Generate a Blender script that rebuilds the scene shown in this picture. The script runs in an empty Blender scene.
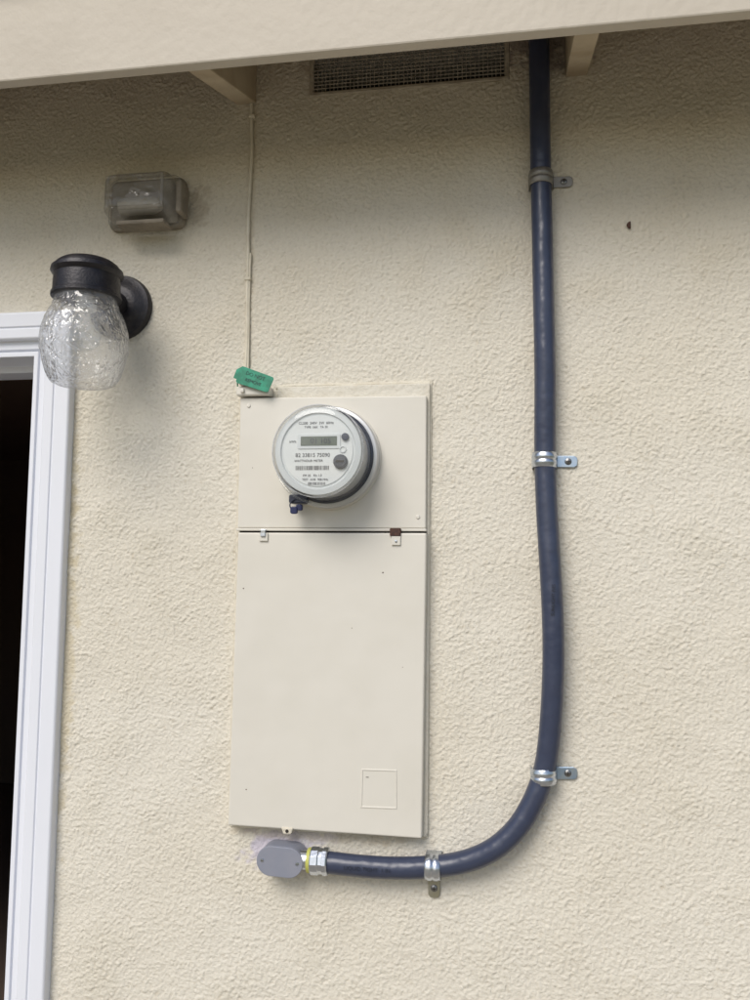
import bpy, bmesh, math, random
import numpy as np
from mathutils import Vector, Matrix
random.seed(7)
S=bpy.context.scene
COL=S.collection
S.view_settings.view_transform='Standard'
S.view_settings.look='None'
S.view_settings.exposure=0

# ---------------------------------------------------------------- materials
def mat(name, col=(0.5,0.5,0.5), rough=0.5, metal=0.0, noise=None, bump=None, spec=0.5):
    """noise=(scale, amount, col2)   bump=(scale, distance)"""
    m=bpy.data.materials.new(name); m.use_nodes=True
    nt=m.node_tree; b=nt.nodes['Principled BSDF']
    b.inputs['Base Color'].default_value=(*col,1)
    b.inputs['Roughness'].default_value=rough
    b.inputs['Metallic'].default_value=metal
    b.inputs['Specular IOR Level'].default_value=spec
    tc=nt.nodes.new('ShaderNodeTexCoord')
    if noise:
        n=nt.nodes.new('ShaderNodeTexNoise'); n.inputs['Scale'].default_value=noise[0]
        n.inputs['Detail'].default_value=3; n.inputs['Roughness'].default_value=0.65
        nt.links.new(tc.outputs['Object'],n.inputs['Vector'])
        r=nt.nodes.new('ShaderNodeMapRange'); r.inputs['From Min'].default_value=0.42; r.inputs['From Max'].default_value=0.7
        r.inputs['To Max'].default_value=noise[1]
        nt.links.new(n.outputs['Fac'],r.inputs['Value'])
        mx=nt.nodes.new('ShaderNodeMix'); mx.data_type='RGBA'
        mx.inputs['A'].default_value=(*col,1); mx.inputs['B'].default_value=(*noise[2],1)
        nt.links.new(r.outputs['Result'],mx.inputs['Factor'])
        nt.links.new(mx.outputs['Result'],b.inputs['Base Color'])
    if bump:
        n2=nt.nodes.new('ShaderNodeTexNoise'); n2.inputs['Scale'].default_value=bump[0]
        n2.inputs['Detail'].default_value=2
        nt.links.new(tc.outputs['Object'],n2.inputs['Vector'])
        bp=nt.nodes.new('ShaderNodeBump'); bp.inputs['Distance'].default_value=bump[1]
        bp.inputs['Strength'].default_value=1
        nt.links.new(n2.outputs['Fac'],bp.inputs['Height'])
        nt.links.new(bp.outputs['Normal'],b.inputs['Normal'])
    return m

def stucco_mat():
    m=bpy.data.materials.new('cream_stucco'); m.use_nodes=True
    nt=m.node_tree; N=nt.nodes; Lk=nt.links; b=N['Principled BSDF']
    b.inputs['Roughness'].default_value=0.9
    b.inputs['Specular IOR Level'].default_value=0.2
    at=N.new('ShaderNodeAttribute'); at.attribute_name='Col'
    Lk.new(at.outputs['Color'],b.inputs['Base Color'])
    tc=N.new('ShaderNodeTexCoord')
    n=N.new('ShaderNodeTexNoise'); n.inputs['Scale'].default_value=190; n.inputs['Detail'].default_value=2
    Lk.new(tc.outputs['Object'],n.inputs['Vector'])
    bp=N.new('ShaderNodeBump'); bp.inputs['Strength'].default_value=1.0; bp.inputs['Distance'].default_value=0.0023
    Lk.new(n.outputs['Fac'],bp.inputs['Height']); Lk.new(bp.outputs['Normal'],b.inputs['Normal'])
    return m

M_stucco=stucco_mat()
M_trim=mat('painted_wood_trim',(0.54,0.49,0.41),0.6,noise=(5,0.5,(0.47,0.42,0.345)),bump=(60,0.0012))
M_raft=mat('painted_rafter',(0.50,0.42,0.30),0.7,noise=(9,0.7,(0.32,0.24,0.15)),bump=(50,0.002))
M_sheath=mat('roof_sheathing',(0.24,0.17,0.10),0.8,noise=(6,0.6,(0.14,0.09,0.05)),bump=(40,0.002))
M_shingle=mat('shingles',(0.12,0.11,0.10),0.9,noise=(30,0.6,(0.2,0.19,0.17)),bump=(80,0.004))
M_vinyl=mat('white_vinyl',(0.76,0.785,0.85),0.35,noise=(4,0.25,(0.70,0.72,0.76)))
M_panel=mat('painted_steel',(0.685,0.66,0.595),0.5,noise=(6,0.4,(0.615,0.59,0.515)),bump=(14,0.0014))
M_panel2=mat('painted_steel_flange',(0.66,0.63,0.55),0.6,noise=(20,0.5,(0.55,0.5,0.4)),bump=(120,0.002))
M_gap=mat('dark_gap',(0.03,0.025,0.02),0.9)
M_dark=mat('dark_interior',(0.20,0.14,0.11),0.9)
M_rust=mat('rusty_steel',(0.10,0.045,0.03),0.8,noise=(200,0.8,(0.03,0.02,0.02)))
M_conduit=mat('grey_blue_pvc',(0.038,0.048,0.086),0.30,noise=(12,0.5,(0.055,0.066,0.105)),bump=(24,0.0035))
M_conbox=mat('grey_pvc_box',(0.235,0.25,0.305),0.45,noise=(25,0.4,(0.30,0.30,0.34)))
M_zinc=mat('zinc_steel',(0.62,0.66,0.72),0.28,1.0,noise=(60,0.5,(0.45,0.5,0.6)),bump=(60,0.0008))
M_zincblue=mat('zinc_blue',(0.40,0.52,0.68),0.38,1.0,noise=(80,0.6,(0.6,0.62,0.6)))
M_screw=mat('screw_head',(0.25,0.25,0.25),0.4,1.0)
M_ylw=mat('yellow_green_gasket',(0.50,0.50,0.12),0.5)
M_black=mat('dark_bronze_metal',(0.018,0.017,0.022),0.42,0.3,noise=(70,0.5,(0.05,0.045,0.045)),bump=(250,0.0006))
M_mesh=mat('galvanised_wire',(0.42,0.375,0.30),0.6,0.0,noise=(60,0.9,(0.17,0.155,0.13)))
M_wire=mat('painted_cable',(0.70,0.65,0.53),0.6,noise=(30,0.5,(0.5,0.44,0.33)))
M_green=mat('green_plastic',(0.02,0.20,0.12),0.35,noise=(70,0.8,(0.03,0.36,0.22)))
M_blue=mat('navy_seal',(0.012,0.02,0.09),0.4)
M_face=mat('meter_face',(0.64,0.665,0.665),0.5)
M_facein=mat('meter_face_inner',(0.72,0.74,0.73),0.5)
M_barrel=mat('meter_barrel',(0.45,0.46,0.48),0.4,noise=(20,0.3,(0.6,0.6,0.6)))
M_base=mat('meter_base_black',(0.03,0.035,0.06),0.5)
M_ringm=mat('meter_ring',(0.60,0.60,0.60),0.35,0.5)
M_lcd=mat('lcd_glass',(0.13,0.15,0.115),0.2)
M_ink=mat('printed_ink',(0.05,0.05,0.06),0.6)
M_knob=mat('knob_grey',(0.06,0.065,0.08),0.4)
M_concrete=mat('patio_concrete',(0.34,0.305,0.25),0.9,noise=(3,0.5,(0.28,0.25,0.20)),bump=(60,0.003))
M_grass=mat('dry_lawn',(0.13,0.13,0.06),0.95,noise=(2,0.7,(0.2,0.16,0.08)))
M_olddirt=mat('dusty_lamp_body',(0.21,0.18,0.14),0.8,noise=(25,0.8,(0.32,0.28,0.22)),bump=(120,0.001))
M_bulb=mat('bulb_white',(0.75,0.74,0.7),0.4)
M_caulk=mat('painted_caulk',(0.67,0.63,0.53),0.7,noise=(25,0.6,(0.56,0.5,0.39)),bump=(90,0.003))

def clear_glass(name,tint=(0.97,0.98,0.98),bumpspec=None,haze=0.05,hazecol=(0.7,0.7,0.7),rough=0.03,refr=0.0,base=0.03,edge=0.8):
    """thin sheet glass: transparent body, view-angle reflection, a little surface haze"""
    m=bpy.data.materials.new(name); m.use_nodes=True
    nt=m.node_tree; N=nt.nodes; Lk=nt.links
    N.remove(N['Principled BSDF']); out=N['Material Output']
    tr=N.new('ShaderNodeBsdfTransparent'); tr.inputs['Color'].default_value=(*tint,1)
    gl=N.new('ShaderNodeBsdfGlossy'); gl.inputs['Roughness'].default_value=rough
    df=N.new('ShaderNodeBsdfDiffuse'); df.inputs['Color'].default_value=(*hazecol,1)
    lw=N.new('ShaderNodeLayerWeight'); lw.inputs['Blend'].default_value=0.5
    pw=N.new('ShaderNodeMath'); pw.operation='POWER'; Lk.new(lw.outputs['Facing'],pw.inputs[0]); pw.inputs[1].default_value=4
    ma=N.new('ShaderNodeMath'); ma.operation='MULTIPLY_ADD'; Lk.new(pw.outputs[0],ma.inputs[0]); ma.inputs[1].default_value=edge; ma.inputs[2].default_value=base
    m1=N.new('ShaderNodeMixShader'); m2=N.new('ShaderNodeMixShader')
    tc=N.new('ShaderNodeTexCoord')
    nz=N.new('ShaderNodeTexNoise'); nz.inputs['Scale'].default_value=30; nz.inputs['Detail'].default_value=3
    Lk.new(tc.outputs['Object'],nz.inputs['Vector'])
    r=N.new('ShaderNodeMapRange'); r.inputs['From Min'].default_value=0.35; r.inputs['From Max'].default_value=0.75
    r.inputs['To Min'].default_value=haze*0.4; r.inputs['To Max'].default_value=haze*1.8
    Lk.new(nz.outputs['Fac'],r.inputs['Value'])
    body=tr.outputs[0]
    if bumpspec:
        wn=N.new('ShaderNodeTexNoise'); wn.inputs['Scale'].default_value=38; wn.inputs['Detail'].default_value=2
        Lk.new(tc.outputs['Object'],wn.inputs['Vector'])
        vm=N.new('ShaderNodeVectorMath'); vm.operation='MULTIPLY_ADD'; vm.inputs[1].default_value=(0.035,)*3
        Lk.new(wn.outputs['Color'],vm.inputs[0]); Lk.new(tc.outputs['Object'],vm.inputs[2])
        v=N.new('ShaderNodeTexVoronoi'); v.feature='F1'; v.inputs['Scale'].default_value=bumpspec[0]
        Lk.new(vm.outputs[0],v.inputs['Vector'])
        sq=N.new('ShaderNodeMath'); sq.operation='MINIMUM'; Lk.new(v.outputs['Distance'],sq.inputs[0]); sq.inputs[1].default_value=0.55
        ad=N.new('ShaderNodeMath'); ad.operation='MULTIPLY_ADD'; Lk.new(wn.outputs['Fac'],ad.inputs[0]); ad.inputs[1].default_value=1.6; Lk.new(sq.outputs[0],ad.inputs[2])
        bp=N.new('ShaderNodeBump'); bp.inputs['Distance'].default_value=bumpspec[1]; bp.inputs['Strength'].default_value=1
        Lk.new(ad.outputs[0],bp.inputs['Height'])
        Lk.new(bp.outputs['Normal'],gl.inputs['Normal']); Lk.new(bp.outputs['Normal'],lw.inputs['Normal'])
        if refr:
            rf=N.new('ShaderNodeBsdfRefraction'); rf.inputs['IOR'].default_value=1.15; rf.inputs['Roughness'].default_value=0.02
            Lk.new(bp.outputs['Normal'],rf.inputs['Normal'])
            m3=N.new('ShaderNodeMixShader'); m3.inputs[0].default_value=refr
            Lk.new(tr.outputs[0],m3.inputs[1]); Lk.new(rf.outputs[0],m3.inputs[2]); body=m3.outputs[0]
    Lk.new(r.outputs['Result'],m1.inputs[0]); Lk.new(body,m1.inputs[1]); Lk.new(df.outputs[0],m1.inputs[2])
    Lk.new(ma.outputs[0],m2.inputs[0]); Lk.new(m1.outputs[0],m2.inputs[1]); Lk.new(gl.outputs[0],m2.inputs[2])
    Lk.new(m2.outputs[0],out.inputs['Surface'])
    return m
M_cover=clear_glass('meter_clear_cover',haze=0.07,base=0.03,edge=0.6)
M_oldglass=clear_glass('dusty_glass',(0.90,0.89,0.86),haze=0.20,hazecol=(0.50,0.47,0.42),rough=0.10,bumpspec=(60,0.002))
M_jar=clear_glass('crackle_glass',(0.94,0.95,0.97),bumpspec=(100,0.0065),haze=0.13,hazecol=(0.78,0.80,0.84),rough=0.05,refr=0.34,base=0.08,edge=0.75)

# ---------------------------------------------------------------- helpers
def empty(name,loc=(0,0,0)):
    o=bpy.data.objects.new(name,None); o.location=loc; COL.objects.link(o); o.empty_display_size=0.05; return o
def link(o,parent):
    COL.objects.link(o)
    if parent:
        o.parent=parent; o.matrix_parent_inverse=Matrix.Translation(parent.location).inverted()
    return o
def mk(name,bm,m,parent=None,smooth=False,bevel=0,seg=2,solid=0,auto=None):
    me=bpy.data.meshes.new(name); bmesh.ops.recalc_face_normals(bm,faces=bm.faces[:]); bm.to_mesh(me); bm.free()
    me.materials.append(m)
    o=bpy.data.objects.new(name,me); link(o,parent)
    if smooth:
        for p in me.polygons: p.use_smooth=True
    if auto is not None:
        me.set_sharp_from_angle(angle=math.radians(auto))
    if solid:
        md=o.modifiers.new('s','SOLIDIFY'); md.thickness=solid; md.offset=0
    if bevel:
        md=o.modifiers.new('b','BEVEL'); md.width=bevel; md.segments=seg; md.limit_method='ANGLE'; md.angle_limit=math.radians(40)
    return o
def box(name,x0,x1,y0,y1,z0,z1,m,parent=None,bevel=0,rot=None):
    bm=bmesh.new(); bmesh.ops.create_cube(bm,size=1)
    for v in bm.verts: v.co=Vector((v.co.x*(x1-x0),v.co.y*(y1-y0),v.co.z*(z1-z0)))
    if rot: bmesh.ops.rotate(bm,verts=bm.verts,matrix=Matrix.Rotation(rot,3,'Y'))
    bmesh.ops.translate(bm,verts=bm.verts,vec=((x0+x1)/2,(y0+y1)/2,(z0+z1)/2))
    return mk(name,bm,m,parent,bevel=bevel)
def prism(name,pts,h0,h1,m,parent=None,bevel=0,smooth=False,seg=2):
    bm=bmesh.new()
    a=[bm.verts.new((x,-h0,z)) for x,z in pts]; b=[bm.verts.new((x,-h1,z)) for x,z in pts]
    n=len(pts); bm.faces.new(a); bm.faces.new(b)
    for i in range(n): bm.faces.new((a[i],a[(i+1)%n],b[(i+1)%n],b[i]))
    return mk(name,bm,m,parent,bevel=bevel,seg=seg)
def lathe(name,prof,axis,c,m,parent=None,n=64,auto=35,solid=0):
    bm=bmesh.new(); rings=[]
    for r,t in prof:
        ring=[]
        for i in range(n):
            a=2*math.pi*i/n; p,q=r*math.cos(a),r*math.sin(a)
            if axis=='y': co=(c[0]+p,c[1]-t,c[2]+q)
            elif axis=='z': co=(c[0]+p,c[1]+q,c[2]+t)
            else: co=(c[0]+t,c[1]+p,c[2]+q)
            ring.append(bm.verts.new(co))
        rings.append(ring)
    for k in range(len(rings)-1):
        A,B=rings[k],rings[k+1]
        for i in range(n): bm.faces.new((A[i],A[(i+1)%n],B[(i+1)%n],B[i]))
    return mk(name,bm,m,parent,smooth=True,auto=auto,solid=solid)
def curve(name,pts,r,m,parent=None,res=12,bevres=8):
    cu=bpy.data.curves.new(name,'CURVE'); cu.dimensions='3D'; cu.bevel_depth=r; cu.bevel_resolution=bevres; cu.use_fill_caps=True
    s=cu.splines.new('NURBS'); s.points.add(len(pts)-1)
    for p,q in zip(s.points,pts): p.co=(*q,1)
    s.order_u=4; s.use_endpoint_u=True; s.resolution_u=res
    cu.materials.append(m); o=bpy.data.objects.new(name,cu); return link(o,parent)
def rrect(x0,x1,z0,z1,r,n=6):
    pts=[]
    for cx,cz,a0 in ((x1-r,z1-r,0),(x0+r,z1-r,90),(x0+r,z0+r,180),(x1-r,z0+r,270)):
        for i in range(n+1):
            a=math.radians(a0+90*i/n); pts.append((cx+r*math.cos(a),cz+r*math.sin(a)))
    return pts
def text(name,s,x,z,h,size,m,parent,align='CENTER',rot=0):
    cu=bpy.data.curves.new(name,'FONT'); cu.body=s; cu.size=size; cu.align_x=align; cu.align_y='CENTER'; cu.extrude=0.0001
    cu.materials.append(m); o=bpy.data.objects.new(name,cu); link(o,parent)
    o.location=(x,-h,z); o.rotation_euler=(math.pi/2,rot,0)
    return o

# ---------------------------------------------------------------- ground
bm=bmesh.new(); bmesh.ops.create_grid(bm,x_segments=2,y_segments=2,size=300)
bmesh.ops.translate(bm,verts=bm.verts,vec=(0,0,-0.06)); mk('ground',bm,M_grass)
box('patio',-5,4,-4.5,-0.002,-0.05,0.0,M_concrete,bevel=0.01)

# ---------------------------------------------------------------- stucco wall: dense relief sheet + plain outer wall
T=0.14
def axis_coords(a,b,step,must):
    cuts=[a]+[m for m in must if a<m<b]+[b]; out=[]
    for p,q in zip(cuts,cuts[1:]):
        n=max(1,int(round((q-p)/step))); out+=list(np.linspace(p,q,n+1)[:-1])
    out.append(b); return np.array(out)
st=0.0021
X=axis_coords(-1.20,0.85,st,[-0.87,-0.385,-0.022]); Zc=axis_coords(0.68,2.66,st,[2.072,2.506,2.577])
XA,XB,ZA,ZB=-1.20,0.85,0.68,2.66
nx,nz=len(X),len(Zc)
def band(n0,n1,lo,hi,seed):
    g=np.random.default_rng(seed).standard_normal((n0,n1)); F=np.fft.fft2(g)
    f=np.hypot(np.fft.fftfreq(n0,st)[:,None],np.fft.fftfreq(n1,st)[None,:])
    w=np.exp(-(f*lo)**2*0.9)*(1-np.exp(-(f*hi)**2*0.9)); w[0,0]=0
    r=np.real(np.fft.ifft2(F*w)); return (r-r.mean())/r.std()
g1=band(nz,nx,0.0066,0.0105,1); g2=band(nz,nx,0.0038,0.006,2); g3=band(nz,nx,0.03,0.07,3); g4=band(nz,nx,0.12,0.4,4); g5=band(nz,nx,0.35,1.5,5); g6=band(nz,nx,0.012,0.05,6); g7=band(nz,nx,0.012,0.02,7)
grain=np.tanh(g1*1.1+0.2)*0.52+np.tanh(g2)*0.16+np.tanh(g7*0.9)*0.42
cover=np.clip(0.85+0.17*g3+0.12*g4,0.35,1.25)
H=grain*cover*0.00125+g3*0.00014+g4*0.0006
XX,ZZ=np.meshgrid(X,Zc)
def sm(t): t=np.clip(t,0,1); return t*t*(3-2*t)
edge=sm((XX-XA)/0.03)*sm((XB-XX)/0.03)*sm((ZZ-ZA)/0.03)*sm((ZB-ZZ)/0.02)
def boxdist(x0,x1,z0,z1):
    dx=np.maximum(np.maximum(x0-XX,XX-x1),0); dz=np.maximum(np.maximum(z0-ZZ,ZZ-z1),0); return np.hypot(dx,dz)
edge*=sm(boxdist(-3,-0.87,0,2.072)/0.02)*sm(boxdist(-0.385,-0.022,2.506,2.577)/0.008)
H*=edge
base=np.array((0.695,0.66,0.575)); C=np.ones((nz,nx,3))*base
def mixc(C,f,col): f=np.clip(f,0,1)[...,None]; return C*(1-f)+np.array(col)*f
C=mixc(C,0.22+0.18*g5,(0.65,0.605,0.505))
C=mixc(C,0.12*(g4-0.3),(0.57,0.53,0.43))
C=mixc(C,0.45*sm((ZZ-1.95)/0.55+0.06*g4),(0.62,0.54,0.395))   # eave shade and warm bounce painted into the upper wall colour
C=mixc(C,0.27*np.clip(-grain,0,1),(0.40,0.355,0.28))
C=mixc(C,np.clip((g6-2.1)*0.5,0,0.3),(0.45,0.38,0.27))
def stain(C,x,z,rx,rz,col,amt,g=g3,j=0.25):
    d=np.hypot((XX-x)/rx,(ZZ-z)/rz)+g*j*0.6+g6*j*0.4
    return mixc(C,amt*sm((1.05-d)/0.6),col)
C=stain(C,-0.425,1.112,0.070,0.044,(0.50,0.47,0.60),0.7)
C=stain(C,-0.37,1.137,0.055,0.020,(0.60,0.57,0.64),0.7)
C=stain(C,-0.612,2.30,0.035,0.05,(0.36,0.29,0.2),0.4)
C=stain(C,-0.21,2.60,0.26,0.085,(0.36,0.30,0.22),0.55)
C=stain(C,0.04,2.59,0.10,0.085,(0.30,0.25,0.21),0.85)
C=stain(C,-0.85,1.45,0.03,0.4,(0.55,0.47,0.30),0.5)
C=stain(C,-0.85,1.75,0.02,0.25,(0.52,0.45,0.30),0.4)
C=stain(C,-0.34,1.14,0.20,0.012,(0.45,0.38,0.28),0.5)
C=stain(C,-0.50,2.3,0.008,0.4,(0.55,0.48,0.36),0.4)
verts=np.empty((nz*nx,3)); verts[:,0]=XX.ravel(); verts[:,1]=-H.ravel(); verts[:,2]=ZZ.ravel()
ii,kk=np.meshgrid(np.arange(nx-1),np.arange(nz-1))
cxm=(X[:-1]+X[1:])/2; czm=(Zc[:-1]+Zc[1:])/2
CX,CZ=np.meshgrid(cxm,czm)
keep=~(((CX<-0.87)&(CZ<2.072))|((CX>-0.385)&(CX<-0.022)&(CZ>2.506)&(CZ<2.577)))
idx=(kk*nx+ii)[keep]
faces=np.stack([idx,idx+1,idx+nx+1,idx+nx],axis=1)
used=np.zeros(nz*nx,bool); used[faces.ravel()]=True
ex=[]; ef=[]; off=nz*nx
def q(*p):
    b=off+len(ex); ex.extend(p); ef.append([b,b+1,b+2,b+3])
def rectf(x0,x1,z0,z1,y=0.0): q((x0,y,z0),(x1,y,z0),(x1,y,z1),(x0,y,z1))
rectf(-5,-2.715,-0.05,2.66); rectf(-2.715,XA,2.072,2.66); rectf(-2.715,-0.87,-0.05,0.06)
rectf(-0.87,4,-0.05,ZA); rectf(XB,4,ZA,2.66)
def rev(a,b): q((a[0],0,a[1]),(b[0],0,b[1]),(b[0],T,b[1]),(a[0],T,a[1]))
rev((-0.87,0.06),(-0.87,2.072)); rev((-0.87,2.072),(-2.715,2.072)); rev((-2.715,2.072),(-2.715,0.06)); rev((-2.715,0.06),(-0.87,0.06))
for a,b in (((-0.385,2.506),(-0.022,2.506)),((-0.022,2.506),(-0.022,2.577)),((-0.022,2.577),(-0.385,2.577)),((-0.385,2.577),(-0.385,2.506))): rev(a,b)
rev((-5,-0.05),(-5,2.66)); rev((4,-0.05),(4,2.66)); rev((-5,2.66),(4,2.66))
rectf(-5,-2.715,-0.05,2.66,T); rectf(-2.715,-0.87,2.072,2.66,T); rectf(-0.87,-0.385,-0.05,2.66,T); rectf(-0.022,4,-0.05,2.66,T); rectf(-0.385,-0.022,-0.05,2.506,T)
allv=np.vstack([verts,np.array(ex)]); allf=np.vstack([faces,np.array(ef)])
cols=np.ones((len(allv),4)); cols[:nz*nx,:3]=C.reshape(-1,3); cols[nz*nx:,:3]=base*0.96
um=np.ones(len(allv),bool); um[:nz*nx]=used; remap=np.cumsum(um)-1
allv=allv[um]; cols=cols[um]; allf=remap[allf]
me=bpy.data.meshes.new('stucco_wall'); nv,nf=len(allv),len(allf)
me.vertices.add(nv); me.vertices.foreach_set('co',allv.astype(np.float32).ravel())
me.loops.add(nf*4); me.loops.foreach_set('vertex_index',allf.astype(np.int32).ravel())
me.polygons.add(nf); me.polygons.foreach_set('loop_start',np.arange(0,nf*4,4,dtype=np.int32))
me.polygons.foreach_set('use_smooth',np.concatenate([np.ones(len(faces),bool),np.zeros(len(ef),bool)]))
me.update(calc_edges=True)
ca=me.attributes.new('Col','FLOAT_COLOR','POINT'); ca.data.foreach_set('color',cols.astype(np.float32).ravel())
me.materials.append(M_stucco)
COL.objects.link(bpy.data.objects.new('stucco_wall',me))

# interior room seen through the open door
room=empty('interior_room',(-2,1,1))
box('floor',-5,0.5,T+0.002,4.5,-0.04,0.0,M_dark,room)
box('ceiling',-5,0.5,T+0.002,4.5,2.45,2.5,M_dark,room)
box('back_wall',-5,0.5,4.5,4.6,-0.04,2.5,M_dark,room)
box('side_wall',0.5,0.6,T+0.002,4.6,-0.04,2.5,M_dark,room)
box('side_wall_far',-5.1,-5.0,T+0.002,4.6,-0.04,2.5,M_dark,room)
pic=empty('picture_frame',(-3.4,4.45,1.4))
box('frame',-3.72,-3.15,4.46,4.495,1.15,1.72,M_black,pic,bevel=0.01)
box('print',-3.66,-3.21,4.45,4.458,1.21,1.66,mat('dark_print',(0.06,0.05,0.09),0.5),pic)

# ---------------------------------------------------------------- door frame
door=empty('patio_door',(-1.8,0,1.0))
def ringframe(name,x0,x1,z0,z1,prof,m,parent):
    bm=bmesh.new(); R=[]
    for ins,h in prof:
        R.append([bm.verts.new(p) for p in ((x0+ins,-h,z0+ins),(x1-ins,-h,z0+ins),(x1-ins,-h,z1-ins),(x0+ins,-h,z1-ins))])
    for a,b in zip(R,R[1:]):
        for i in range(4): bm.faces.new((a[i],a[(i+1)%4],b[(i+1)%4],b[i]))
    return mk(name,bm,m,parent,bevel=0.0015,seg=2)
ringframe('frame',-2.74,-0.847,0.03,2.101,
  [(0,-0.001),(0,0.019),(0.003,0.022),(0.030,0.022),(0.0305,0.019),(0.0335,0.019),(0.034,0.022),(0.052,0.022),(0.055,0.019),(0.055,0.008),(0.072,0.008),(0.0725,0.002),(0.076,0.002),(0.0765,0.008),(0.086,0.008),(0.087,-0.06),(0.10,-0.062),(0.10,-0.12)],M_vinyl,door)
ringframe('sliding_panel',-2.65,-1.75,0.13,1.99,[(0,-0.10),(0,-0.075),(0.06,-0.075),(0.06,-0.10)],M_vinyl,door)
box('glass_pane',-2.59,-1.81,0.086,0.09,0.19,1.93,clear_glass('window_glass'),door)
box('threshold',-2.63,-0.95,0.0,0.12,0.06,0.125,M_vinyl,door)

# ---------------------------------------------------------------- eave
eave=empty('roof_eave',(0,-0.15,2.5))
SL=0.33
YF=0.27
ZF=2.413
box('fascia',-5.2,4.2,-YF,-YF+0.022,ZF,2.60,M_trim,eave,bevel=0.003)
def rafter(name,x0,x1):
    bm=bmesh.new(); vs=[]
    for x in (x0,x1):
        vs.append([bm.verts.new((x,y,z)) for y,z in ((-YF+0.024,2.417),(0.14,2.417+SL*(YF-0.024+0.14)),(0.14,2.557+SL*(YF-0.024+0.14)),(-YF+0.024,2.557))])
    a,b=vs; bm.faces.new(a); bm.faces.new(b)
    for i in range(4): bm.faces.new((a[i],a[(i+1)%4],b[(i+1)%4],b[i]))
    return mk(name,bm,M_raft,eave,bevel=0.002)
for i,x in enumerate((-4.25,-3.63,-3.01,-2.39,-1.77,-1.15,-0.535,0.084,0.70,1.32,1.94,2.56,3.2)):
    rafter('rafter_%d'%(i+1),x,x+0.038)
def slab(name,x0,x1,y0,y1,z0,t,m,par):
    bm=bmesh.new(); vs=[]
    for x in (x0,x1):
        vs.append([bm.verts.new(p) for p in ((x,y0,z0),(x,y1,z0+SL*(y1-y0)),(x,y1,z0+SL*(y1-y0)+t),(x,y0,z0+t))])
    a,b=vs; bm.faces.new(a); bm.faces.new(b)
    for i in range(4): bm.faces.new((a[i],a[(i+1)%4],b[(i+1)%4],b[i]))
    return mk(name,bm,m,par)
slab('sheathing',-5.2,4.2,-YF+0.023,4.8,2.559,0.015,M_sheath,eave)
slab('shingle_layer',-5.25,4.25,-YF-0.03,4.85,2.603-SL*0.03+0.0,0.02,M_shingle,eave)
box('attic_dark_board',-0.6,0.2,T+0.003,T+0.02,2.40,2.62,M_gap,eave)  # unseen dark board added behind the vent to stop light leaking in

# ---------------------------------------------------------------- vent
vent=empty('attic_vent',(-0.2,0,2.54))
x0,x1,z0,z1=-0.383,-0.024,2.508,2.575
ringframe('frame',-0.392,-0.015,2.501,2.586,[(0,-0.003),(0,0.002),(0.002,0.0035),(0.006,0.0035),(0.0085,0.002),(0.0085,-0.03)],mat('vent_frame_paint',(0.45,0.40,0.31),0.8,noise=(40,0.8,(0.28,0.23,0.17)),bump=(90,0.003)),vent)
bm=bmesh.new()
def cub(bm,a,b):
    r=bmesh.ops.create_cube(bm,size=1)
    for v in r['verts']:
        v.co=Vector(((a[0]+b[0])/2+v.co.x*(b[0]-a[0]),(a[1]+b[1])/2+v.co.y*(b[1]-a[1]),(a[2]+b[2])/2+v.co.z*(b[2]-a[2])))
nxw=46
for i in range(nxw+1):
    x=x0+(x1-x0)*i/nxw+random.uniform(-.0008,.0008); cub(bm,(x-0.0007,0.0004,z0),(x+0.0007,0.0018,z1))
for k in range(1,9):
    z=z0+(z1-z0)*k/9+random.uniform(-.0005,.0005); cub(bm,(x0,-0.0012,z-0.0008),(x1,0.0002,z+0.0008))
mk('wire_mesh',bm,M_mesh,vent)
box('back',x0-0.01,x1+0.01,0.10,0.105,z0-0.01,z1+0.01,M_gap,vent)

# ---------------------------------------------------------------- meter panel
pan=empty('electrical_panel',(-0.335,0,1.55))
prism('body_flange',[(-0.44,1.941),(-0.157,1.941),(-0.157,1.16),(-0.160,1.152),(-0.510,1.152),(-0.508,1.915),(-0.44,1.917)],-0.02,0.009,M_panel2,pan,bevel=0.002)
prism('meter_cover',[(-0.507,1.920),(-0.162,1.916),(-0.162,1.680),(-0.506,1.680)],0.009,0.020,M_panel,pan,bevel=0.0025,seg=3)
prism('cover_lower_lip',[(-0.507,1.6795),(-0.161,1.6795),(-0.161,1.675),(-0.507,1.675)],0.0095,0.0235,M_panel,pan,bevel=0.001)
prism('gap',[(-0.503,1.675),(-0.163,1.675),(-0.163,1.668),(-0.503,1.668)],0.0092,0.013,M_gap,pan)
prism('door',[(-0.502,1.6715),(-0.160,1.6715),(-0.165,1.155),(-0.507,1.157)],0.0095,0.028,M_panel,pan,bevel=0.003,seg=3)
bm=bmesh.new(); R=[]
for ins,h in ((0,0.0278),(0.001,0.0290),(0.0025,0.0290),(0.0035,0.0279)):
    R.append([bm.verts.new((x,-h,z)) for x,z in ((-0.271+ins,1.200+ins),(-0.207-ins,1.201+ins),(-0.208-ins,1.267-ins),(-0.270+ins,1.266-ins))])
for a,b in zip(R,R[1:]):
    for i in range(4): bm.faces.new((a[i],a[(i+1)%4],b[(i+1)%4],b[i]))
mk('embossed_square',bm,M_panel,pan)
prism('square_slot',[(-0.262,1.2525),(-0.257,1.2525),(-0.257,1.2515),(-0.262,1.2515)],0.028,0.0284,M_gap,pan)
prism('tab_plate',[(-0.461,1.671),(-0.445,1.671),(-0.445,1.656),(-0.461,1.656)],0.028,0.0315,M_panel,pan,bevel=0.001)
prism('tab_clip',[(-0.458,1.677),(-0.449,1.677),(-0.449,1.664),(-0.458,1.664)],0.024,0.0345,M_zinc,pan,bevel=0.001)
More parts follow.
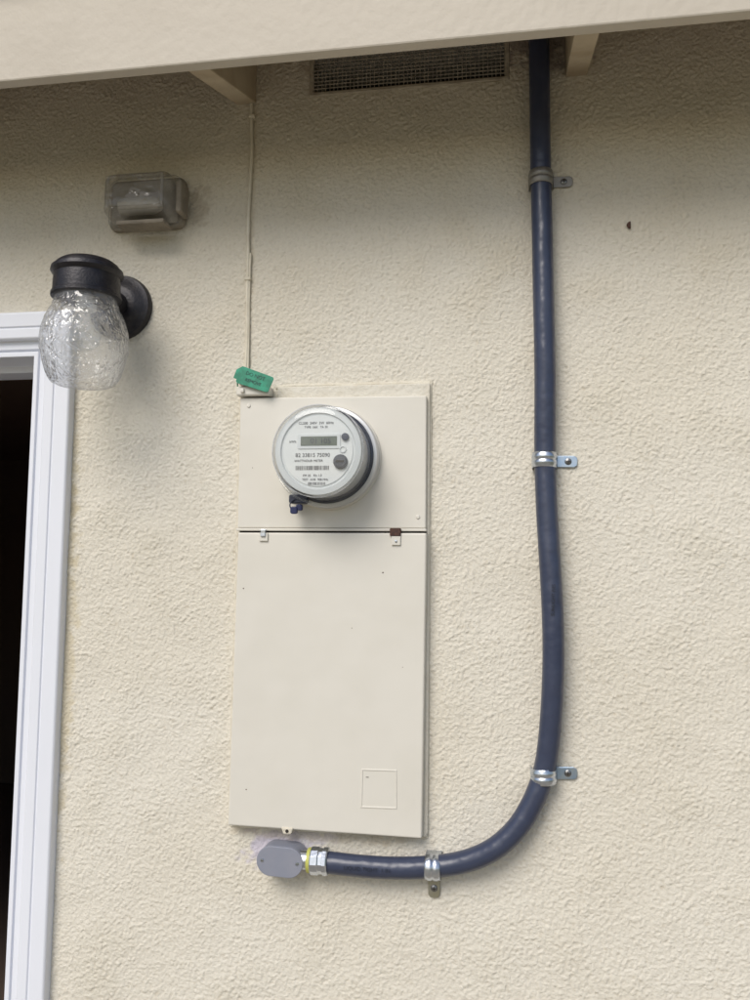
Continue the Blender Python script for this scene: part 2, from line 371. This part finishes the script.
prism('rust_clip',[(-0.224,1.680),(-0.205,1.680),(-0.205,1.666),(-0.224,1.666)],0.0235,0.033,M_rust,pan,bevel=0.0015)
prism('tab_plate_b',[(-0.221,1.666),(-0.205,1.666),(-0.205,1.650),(-0.221,1.650)],0.028,0.0315,M_panel,pan,bevel=0.001)
lathe('tab_rivet',[(0.0001,0.002),(0.002,0.0018),(0.0025,0)],'y',(-0.213,-0.0315,1.657),M_zinc,pan,n=16)
prism('latch_loop',[(-0.410,1.160),(-0.388,1.160),(-0.392,1.149),(-0.406,1.149)],0.012,0.031,M_caulk,pan,bevel=0.002)
lathe('latch_hole',[(0.0001,0.0005),(0.003,0.0005),(0.003,0)],'y',(-0.399,-0.031,1.1545),M_gap,pan,n=16)
for i,(x,z) in enumerate(((-0.49,1.905),(-0.176,1.70))):
    lathe('cover_screw_%d'%i,[(0.0001,0.0022),(0.003,0.0018),(0.0042,0)],'y',(x,-0.020,z),M_panel,pan,n=20)
chips=[(-0.489,1.571,0.0012),(-0.33,1.598,0.0009),(-0.236,1.602,0.0014),(-0.42,1.36,0.0008),(-0.20,1.44,0.0009),(-0.31,1.245,0.0010),(-0.475,1.22,0.0012),(-0.185,1.86,0.0010),(-0.48,1.79,0.0008),(-0.24,1.33,0.0007),(-0.29,1.505,0.0008),(-0.446,1.47,0.0009)]
for i,(x,z,r) in enumerate(chips):
    h=0.0281 if z<1.67 else 0.0201
    prism('paint_chip_%d'%i,[(x+r*(0.7+0.6*random.random())*math.cos(a),z+r*(0.6+0.6*random.random())*math.sin(a)) for a in [k*math.pi/4 for k in range(8)]],h-0.0002,h+0.0001,M_caulk if i%2 else M_rust,pan)
def bead(name,a,b,n,r,jit):
    pts=[]
    for i in range(n+1):
        t=i/n; pts.append((a[0]+(b[0]-a[0])*t+random.uniform(-jit,jit),0.0+random.uniform(-.0008,.0008),a[1]+(b[1]-a[1])*t+random.uniform(-jit,jit)))
    curve(name,pts,r,M_caulk,pan,bevres=3,res=4)
bead('caulk_right',(-0.1570,1.943),(-0.160,1.150),60,0.0035,0.0010)
bead('caulk_top',(-0.443,1.943),(-0.158,1.943),24,0.0040,0.0012)
bead('caulk_left',(-0.511,1.92),(-0.5125,1.152),60,0.0035,0.0012)
bead('caulk_bottom',(-0.512,1.150),(-0.160,1.150),30,0.0035,0.0012)

# ---------------------------------------------------------------- meter
cx,cz_=-0.336,1.806
met=empty('electric_meter',(cx,-0.06,cz_))
lathe('socket_collar',[(0.094,0.0),(0.0935,0.006),(0.091,0.008),(0.087,0.009),(0.086,0.004)],'y',(cx,-0.0195,cz_),M_panel,met,n=96)
lathe('locking_ring',[(0.0905,0.0),(0.0915,0.003),(0.0915,0.013),(0.0895,0.016),(0.084,0.017)],'y',(cx,-0.026,cz_),M_ringm,met,n=96)
lathe('base_disc',[(0.0001,0.0),(0.083,0.0),(0.0835,0.008),(0.079,0.012),(0.0001,0.012)],'y',(cx,-0.032,cz_),M_base,met,n=96)
lathe('barrel',[(0.074,0.0),(0.074,0.05),(0.072,0.052)],'y',(cx,-0.044,cz_),M_barrel,met,n=96)
lathe('bezel',[(0.0745,-0.010),(0.0755,0.008),(0.0745,0.012),(0.0655,0.013),(0.0635,0.010),(0.0001,0.010)],'y',(cx,-0.100,cz_),M_face,met,n=96)
lathe('face_plate',[(0.0001,0.0),(0.0600,0.0),(0.0605,-0.002)],'y',(cx,-0.1115,cz_),M_facein,met,n=96)
lathe('clear_cover',[(0.086,0.0),(0.0855,0.004),(0.0805,0.006),(0.0795,0.03),(0.0785,0.070),(0.0765,0.0775),(0.071,0.0815),(0.060,0.083),(0.0001,0.084)],'y',(cx,-0.0425,cz_),M_cover,met,n=96,auto=50)
lathe('cover_rim',[(0.0782,0.0),(0.0798,0.002),(0.0795,0.004),(0.0775,0.006)],'y',(cx,-0.112,cz_),clear_glass('cover_rim_glass',(0.85,0.87,0.88),haze=0.45,hazecol=(0.75,0.76,0.78)),met,n=96)
F=0.1120
prism('lcd_bezel',rrect(-0.372,-0.297,1.8095,1.8345,0.003),F-0.001,F+0.001,M_face,met,bevel=0.0005)
prism('lcd',rrect(-0.366,-0.303,1.8145,1.8305,0.001),F,F+0.0014,M_lcd,met)
text('digits','01 105',-0.331,1.8222,F+0.0018,0.013,M_ink,met)
text('label_a','CL200  240V  3W  60Hz',cx-0.004,1.8535,F,0.0060,M_ink,met)
text('label_a2','TYPE  S4X   TA 30',cx-0.004,1.8465,F,0.0052,M_ink,met)
text('label_b','kWh',-0.380,1.822,F,0.006,M_ink,met)
text('label_c','82 33815 75090',-0.345,1.7985,F,0.0092,M_ink,met)
text('label_d','WATTHOUR METER',-0.352,1.789,F,0.0055,M_ink,met)
text('label_e','FM 2S   Kh 1.0',-0.345,1.764,F,0.0055,M_ink,met)
text('label_f','TEST  AMR  908 MHz',-0.340,1.757,F,0.005,M_ink,met)
bm=bmesh.new(); x=-0.374
while x<-0.318:
    w=random.choice((0.0005,0.0009,0.0014)); cub(bm,(x,-F-0.0003,1.7735),(x+w,-F+0.0002,1.7805)); x+=w+random.choice((0.0010,0.0017))
mk('barcode',bm,M_ink,met)
bm=bmesh.new(); x=-0.352
while x<-0.322:
    cub(bm,(x,-F-0.0003,1.748),(x+0.0008,-F+0.0002,1.7525)); x+=random.choice((0.0017,0.0025))
mk('ticks',bm,M_ink,met)
lathe('selector_knob',[(0.0125,0.0),(0.012,0.004),(0.010,0.0065),(0.0001,0.007)],'y',(-0.2965,-F,1.787),M_knob,met,n=40)
prism('knob_slot',[(-0.3035,1.7885),(-0.2895,1.7885),(-0.2895,1.7855),(-0.3035,1.7855)],F+0.0065,F+0.0082,M_gap,met)
lathe('reset_button',[(0.0065,0.0),(0.006,0.004),(0.0001,0.0045)],'y',(-0.289,-F,1.829),M_base,met,n=28)
lathe('eye_port',[(0.0062,0.0),(0.006,0.001),(0.0045,0.0012),(0.0042,0.0004)],'y',(-0.293,-F,1.808),M_face,met,n=28)
prism('hasp',rrect(-0.402,-0.368,1.722,1.738,0.004),0.030,0.052,M_base,met,bevel=0.002)
curve('seal_wire',[(-0.385,-0.05,1.73),(-0.400,-0.056,1.728),(-0.402,-0.058,1.716),(-0.392,-0.058,1.709)],0.0012,M_base,met,bevres=2)
prism('seal',rrect(-0.397,-0.384,1.703,1.716,0.004),0.053,0.060,M_blue,met,bevel=0.0015)
prism('seal_b',rrect(-0.387,-0.376,1.709,1.720,0.003),0.050,0.058,M_blue,met,bevel=0.0015)
curve('clear_strap',[(-0.425,-0.045,1.775),(-0.408,-0.06,1.745),(-0.392,-0.062,1.732),(-0.360,-0.058,1.722)],0.0025,M_cover,met,bevres=3)

# ---------------------------------------------------------------- conduit
cond=empty('conduit',(0.04,-0.025,1.8))
cp=[(0.037,2.60),(0.037,2.529),(0.038,2.444),(0.038,2.37),(0.039,2.3),(0.041,2.205),(0.042,2.079),(0.044,1.99),(0.044,1.902),(0.0425,1.798),(0.046,1.695),(0.052,1.593),(0.056,1.492),(0.053,1.393),(0.046,1.311),(0.037,1.262),(0.012,1.205),(-0.020,1.164),(-0.058,1.136),(-0.101,1.118),(-0.143,1.109),(-0.202,1.103),(-0.271,1.103),(-0.345,1.107)]
hz=[0.026,0.026,0.026,0.024,0.022,0.023,0.027,0.03,0.028,0.022,0.026,0.032,0.034,0.03,0.024,0.022,0.026,0.030,0.030,0.025,0.022,0.026,0.029,0.028]
curve('tube',[(x,-h,z) for (x,z),h in zip(cp,hz)],0.0182,M_conduit,cond,res=16,bevres=12)
M_print=mat('conduit_print',(0.020,0.025,0.042),0.5)
text('print_a','LIQUID TIGHT  1 IN',-0.255,1.105,0.0475,0.009,M_print,cond,rot=0)
text('print_b','SUNLIGHT RES',0.0545,1.56,0.0522,0.008,M_print,cond,rot=math.radians(-88))
lathe('compression_nut',[(0.0001,0),(0.0225,0.0),(0.0235,0.002),(0.0235,0.013),(0.0215,0.015),(0.0215,0.021),(0.0235,0.022),(0.0235,0.028),(0.0215,0.030),(0.0001,0.030)],'x',(-0.355,-0.028,1.1075),M_zinc,cond,n=12,auto=20)
lathe('gasket_ring',[(0.0001,0),(0.0205,0),(0.0205,0.006),(0.0001,0.006)],'x',(-0.3612,-0.028,1.1075),M_ylw,cond,n=40)
lathe('nipple',[(0.0001,0),(0.016,0),(0.016,0.014),(0.0001,0.014)],'x',(-0.374,-0.028,1.1075),M_zinc,cond,n=30)

# conduit body
jb=empty('conduit_junction_box',(-0.405,-0.02,1.106))
def stadium(cx,cz,w,h,n=16,rot=0):
    r=h/2; s=w/2-r; pts=[]
    for sx,a0 in ((1,-90),(-1,90)):
        for i in range(n+1):
            a=math.radians(a0+180*i/n); p=(sx*s+r*math.cos(a),r*math.sin(a))
            c,s_=math.cos(rot),math.sin(rot); pts.append((cx+p[0]*c-p[1]*s_,cz+p[0]*s_+p[1]*c))
    return pts
RJ=math.radians(-2)
prism('body',stadium(-0.4075,1.1062,0.080,0.048,rot=RJ),0.0,0.038,M_conbox,jb,bevel=0.002)
prism('gasket',stadium(-0.4075,1.1062,0.077,0.045,rot=RJ),0.038,0.040,M_gap,jb)
prism('cover',stadium(-0.4075,1.1062,0.082,0.050,rot=RJ),0.0400,0.0445,M_conbox,jb,bevel=0.0012,seg=3)
for i,x in enumerate((-0.4385,-0.3765)):
    zz=1.1062+(x+0.4075)*math.sin(RJ)
    lathe('screw_%d'%i,[(0.0001,0.0012),(0.0028,0.001),(0.0036,0)],'y',(x,-0.0445,zz),M_zinc,jb,n=20)
    prism('slot_%d'%i,[(x-.0025,zz+.0004),(x+.0025,zz+.0004),(x+.0025,zz-.0004),(x-.0025,zz-.0004)],0.0455,0.0460,M_gap,jb)

# ---------------------------------------------------------------- straps
def strap(cx,cz,h,direc,m_s,m_t,ang=0.0):
    e=empty('pipe_strap',(cx,-h,cz))
    r=0.0196; W=0.026
    prof=[(-r-0.001,0.002),(-r,h)]
    for i in range(1,16):
        a=math.pi-math.pi*i/16; prof.append((r*math.cos(a),h+r*math.sin(a)))
    prof+= [(r,h),(r+0.0005,0.008),(r+0.003,0.0035)]
    def place(u,w,hh):
        if direc=='R': p=(u,w)
        else: p=(w,-u)
        c,s=math.cos(ang),math.sin(ang)
        return (cx+p[0]*c-p[1]*s,-hh,cz+p[0]*s+p[1]*c)
    bm=bmesh.new(); rows=[]
    ws=[(-W/2,0),(-W/2+0.003,0.0),(-W/2+0.006,0.0016),(-0.003,0.0016),(0,0.0),(0.003,0.0016),(W/2-0.006,0.0016),(W/2-0.003,0.0),(W/2,0)]
    for (u,hh) in prof:
        row=[]
        d=Vector((u,hh-h)); k=d.length
        for w,o in ws:
            f=(k+ (o if hh>0.012 else 0))/k
            row.append(bm.verts.new(place(u*f,w,h+(hh-h)*f)))
        rows.append(row)
    for a,b in zip(rows,rows[1:]):
        for i in range(len(ws)-1): bm.faces.new((a[i],a[i+1],b[i+1],b[i]))
    mk('saddle',bm,m_s,e,smooth=True,auto=50,solid=0.0014)
    x0=r+0.0025; x1=r+0.037; pts=[(x0,-0.010),(x1-0.006,-0.010),(x1-0.001,-0.007),(x1,0),(x1-0.001,0.007),(x1-0.006,0.010),(x0,0.010)]
    bm=bmesh.new()
    A=[bm.verts.new(place(u,w,0.0022)) for u,w in pts]; B=[bm.verts.new(place(u,w,0.0048)) for u,w in pts]
    bm.faces.new(A); bm.faces.new(B)
    for i in range(len(pts)): bm.faces.new((A[i],A[(i+1)%len(pts)],B[(i+1)%len(pts)],B[i]))
    mk('tab',bm,m_t,e,bevel=0.0008)
    c=place(r+0.021,0,0.0048)
    lathe('screw_head',[(0.0001,0.0028),(0.003,0.0026),(0.0056,0.0012),(0.006,0)],'y',c,M_screw,e,n=24)
    for k in (0,1):
        s=(0.0032,0.0006) if k==0 else (0.0006,0.0032)
        prism('cross_%d'%k,[(c[0]-s[0],c[2]-s[1]),(c[0]+s[0],c[2]-s[1]),(c[0]+s[0],c[2]+s[1]),(c[0]-s[0],c[2]+s[1])],0.0073+k*0.0002,0.0080+k*0.0002,M_gap,e)
M_zd=mat('dull_zinc',(0.26,0.25,0.23),0.45,0.7,noise=(60,0.5,(0.36,0.33,0.29)))
strap(0.039,2.300,0.022,'R',M_zd,M_zd,0.0)
strap(0.0425,1.798,0.022,'R',M_zinc,M_zincblue,-0.02)
strap(0.0375,1.268,0.022,'R',M_zinc,M_zincblue,0.05)
strap(-0.146,1.1085,0.023,'D',M_zinc,mat('yellow_zinc',(0.42,0.40,0.30),0.4,0.9,noise=(60,0.5,(0.5,0.5,0.5))),0.0)

# ---------------------------------------------------------------- cable
wr=empty('painted_cable',(-0.5,0,2.3))
zs_=[2.62,2.58,2.53,2.465,2.40,2.35,2.306,2.25,2.20,2.15,2.10,2.053,2.01,1.975,1.95]
curve('cable',[(-0.5035+0.0015*math.sin(z*19)+random.uniform(-.0015,.0015),-0.0045,z) for z in zs_],0.0032,M_wire,wr,bevres=4)
curve('cable_b',[(-0.4995+0.0015*math.sin(z*23)+random.uniform(-.001,.001),-0.004,z) for z in zs_[8:]],0.0022,M_wire,wr,bevres=4)
for i,z in enumerate((2.47,2.15)):
    box('clip_%d'%i,-0.5085,-0.4965,-0.0095,0.0,z-0.003,z+0.003,M_wire,wr,bevel=0.0015)

cl=empty('grounding_clamp',(-0.48,-0.02,1.93))
box('block',-0.512,-0.449,-0.030,0.0,1.9225,1.940,M_panel,cl,bevel=0.003)
box('jaw',-0.505,-0.470,-0.034,-0.006,1.941,1.950,M_panel2,cl,bevel=0.002)
lathe('clamp_screw',[(0.0001,0.006),(0.0035,0.0055),(0.0045,0.0)],'y',(-0.499,-0.030,1.931),M_panel,cl,n=18)
# flat green tag hanging over the clamp
tg=empty('green_tag',(-0.475,-0.035,1.95))
prism('tag_sheet',[(-0.5000,1.9740),(-0.4960,1.9745),(-0.4400,1.9530),(-0.4385,1.9490),(-0.4480,1.9270),(-0.4520,1.9255),(-0.5080,1.9440),(-0.5100,1.9480)],0.0365,0.0378,M_green,tg,bevel=0.0004)
prism('tag_flap',[(-0.5100,1.9700),(-0.4980,1.9760),(-0.5060,1.9500),(-0.5160,1.9545)],0.0340,0.0352,M_green,tg,bevel=0.0004)
M_tink=mat('tag_ink',(0.01,0.05,0.045),0.5)
text('tag_print','DO NOT',-0.473,1.9555,0.0382,0.0095,M_tink,tg,rot=math.radians(20))
text('tag_print_b','REMOVE',-0.477,1.9445,0.0382,0.0085,M_tink,tg,rot=math.radians(20))
curve('tag_tie',[(-0.508,-0.03,1.958),(-0.514,-0.02,1.948),(-0.516,-0.012,1.936),(-0.508,-0.02,1.932)],0.0012,M_green,tg,bevres=2)

# ---------------------------------------------------------------- old bulkhead light
ol=empty('bulkhead_light',(-0.70,-0.03,2.30))
prism('back_box',rrect(-0.783,-0.630,2.256,2.355,0.014),-0.001,0.014,M_olddirt,ol,bevel=0.004,seg=3)
prism('reflector',rrect(-0.776,-0.640,2.262,2.350,0.01),0.014,0.018,mat('dull_reflector',(0.30,0.275,0.235),0.5,noise=(30,0.7,(0.20,0.175,0.14))),ol,bevel=0.002)
bm=bmesh.new(); prev=None
for ins,h in ((-0.005,0.015),(-0.005,0.020),(0.0,0.022),(0.004,0.054),(0.009,0.064),(0.019,0.069)):
    ring=[bm.verts.new((x,-h,z)) for x,z in rrect(-0.777+ins,-0.636-ins,2.259+ins,2.352-ins,0.020-ins*0.4)]
    if prev:
        n=len(ring)
        for i in range(n): bm.faces.new((prev[i],prev[(i+1)%n],ring[(i+1)%n],ring[i]))
    prev=ring
bm.faces.new(prev)
mk('glass_lens',bm,M_oldglass,ol,smooth=True,auto=60)
ringfr=[(0.0,0.066),(0.0,0.0705),(0.0035,0.0715),(0.007,0.0705),(0.007,0.068)]
ringframe('lens_frame',-0.764,-0.649,2.272,2.339,ringfr,M_oldglass,ol)
lathe('lamp_tube',[(0.0001,0),(0.014,0.004),(0.016,0.02),(0.016,0.07),(0.010,0.085),(0.0001,0.088)],'x',(-0.752,-0.038,2.290),mat('dusty_bulb',(0.45,0.43,0.39),0.4),ol,n=28)
box('lower_lip',-0.745,-0.650,-0.062,-0.020,2.246,2.2545,M_olddirt,ol,bevel=0.003)
box('side_clamp',-0.634,-0.622,-0.050,-0.010,2.270,2.335,M_olddirt,ol,bevel=0.005)

# ---------------------------------------------------------------- wall lantern
wl=empty('wall_lantern',(-0.757,-0.1,2.08))
LX,LY=-0.757,-0.135
lathe('backplate',[(0.0001,0.026),(0.030,0.026),(0.040,0.024),(0.048,0.017),(0.060,0.014),(0.063,0.008),(0.063,0.0)],'y',(LX,0,2.105),M_black,wl,n=72,auto=45)
curve('arm',[(LX,-0.015,2.105),(LX,-0.05,2.105),(LX,-0.085,2.108),(LX,-0.12,2.112)],0.024,M_black,wl,bevres=10)
lathe('cap',[(0.0001,0.150),(0.030,0.149),(0.046,0.146),(0.054,0.140),(0.057,0.134),(0.0615,0.132),(0.0625,0.126),(0.0600,0.122),(0.0565,0.119),(0.0575,0.108),(0.0580,0.088),(0.0605,0.086),(0.0605,0.081),(0.0560,0.079),(0.052,0.079),(0.0001,0.083)],'z',(LX,LY,2.0),M_black,wl,n=72,auto=35)
jar=[(0.052,0.085),(0.0545,0.074),(0.0570,0.066),(0.0575,0.061),(0.0620,0.055),(0.0690,0.040),(0.0745,0.020),(0.0760,0.005),(0.0748,-0.010),(0.0753,-0.014),(0.0735,-0.018),(0.0700,-0.035),(0.0645,-0.054),(0.0600,-0.064),(0.0550,-0.071),(0.0460,-0.075),(0.0200,-0.0755),(0.0001,-0.0755)]
lathe('glass_jar',jar,'z',(LX,LY,2.0),M_jar,wl,n=72,auto=60)
lathe('lamp_socket',[(0.018,0.082),(0.018,0.060),(0.0001,0.058)],'z',(LX,LY,2.0),M_bulb,wl,n=24)
lathe('light_bulb',[(0.012,0.060),(0.014,0.050),(0.024,0.030),(0.028,0.014),(0.024,-0.002),(0.012,-0.011),(0.0001,-0.013)],'z',(LX,LY,2.0),clear_glass('bulb_glass',haze=0.15),wl,n=32)

# ---------------------------------------------------------------- cocoon on the wall
bm=bmesh.new(); bmesh.ops.create_uvsphere(bm,u_segments=14,v_segments=10,radius=0.0035)
for v in bm.verts:
    v.co.z*=1.9; v.co.x+=(v.co.z**2)*60; v.co+=Vector((0.19,-0.0035,2.214))
mk('moth_cocoon',bm,M_rust,smooth=True)

# ---------------------------------------------------------------- light
w=bpy.data.worlds.new("World"); S.world=w; w.use_nodes=True
nt=w.node_tree; bg=nt.nodes['Background']
sk=nt.nodes.new('ShaderNodeTexSky'); sk.sky_type='NISHITA'; sk.sun_disc=False
EL=math.radians(43); AZ=math.radians(200)
sk.sun_elevation=EL; sk.sun_rotation=AZ
sk.air_density=1.0; sk.dust_density=2.0; sk.ozone_density=1.0
nt.links.new(sk.outputs[0],bg.inputs['Color']); bg.inputs['Strength'].default_value=0.115
sun=bpy.data.lights.new('sun','SUN'); sun.energy=2.35; sun.angle=math.radians(34); sun.color=(1,0.96,0.90)
so=bpy.data.objects.new('sun',sun); COL.objects.link(so)
d=Vector((math.sin(AZ)*math.cos(EL),math.cos(AZ)*math.cos(EL),math.sin(EL)))
so.rotation_euler=d.to_track_quat('Z','Y').to_euler(); so.location=d*20

# ---------------------------------------------------------------- camera
cam=bpy.data.cameras.new('camera'); cam.sensor_fit='VERTICAL'; cam.sensor_height=36; cam.sensor_width=27; cam.lens=30.6
cam.clip_start=0.02; cam.clip_end=1000
co=bpy.data.objects.new('camera',cam); COL.objects.link(co)
co.location=(0,-1.5,1.6); co.rotation_euler=(1.65733,-0.01112,0.16823)
S.camera=co
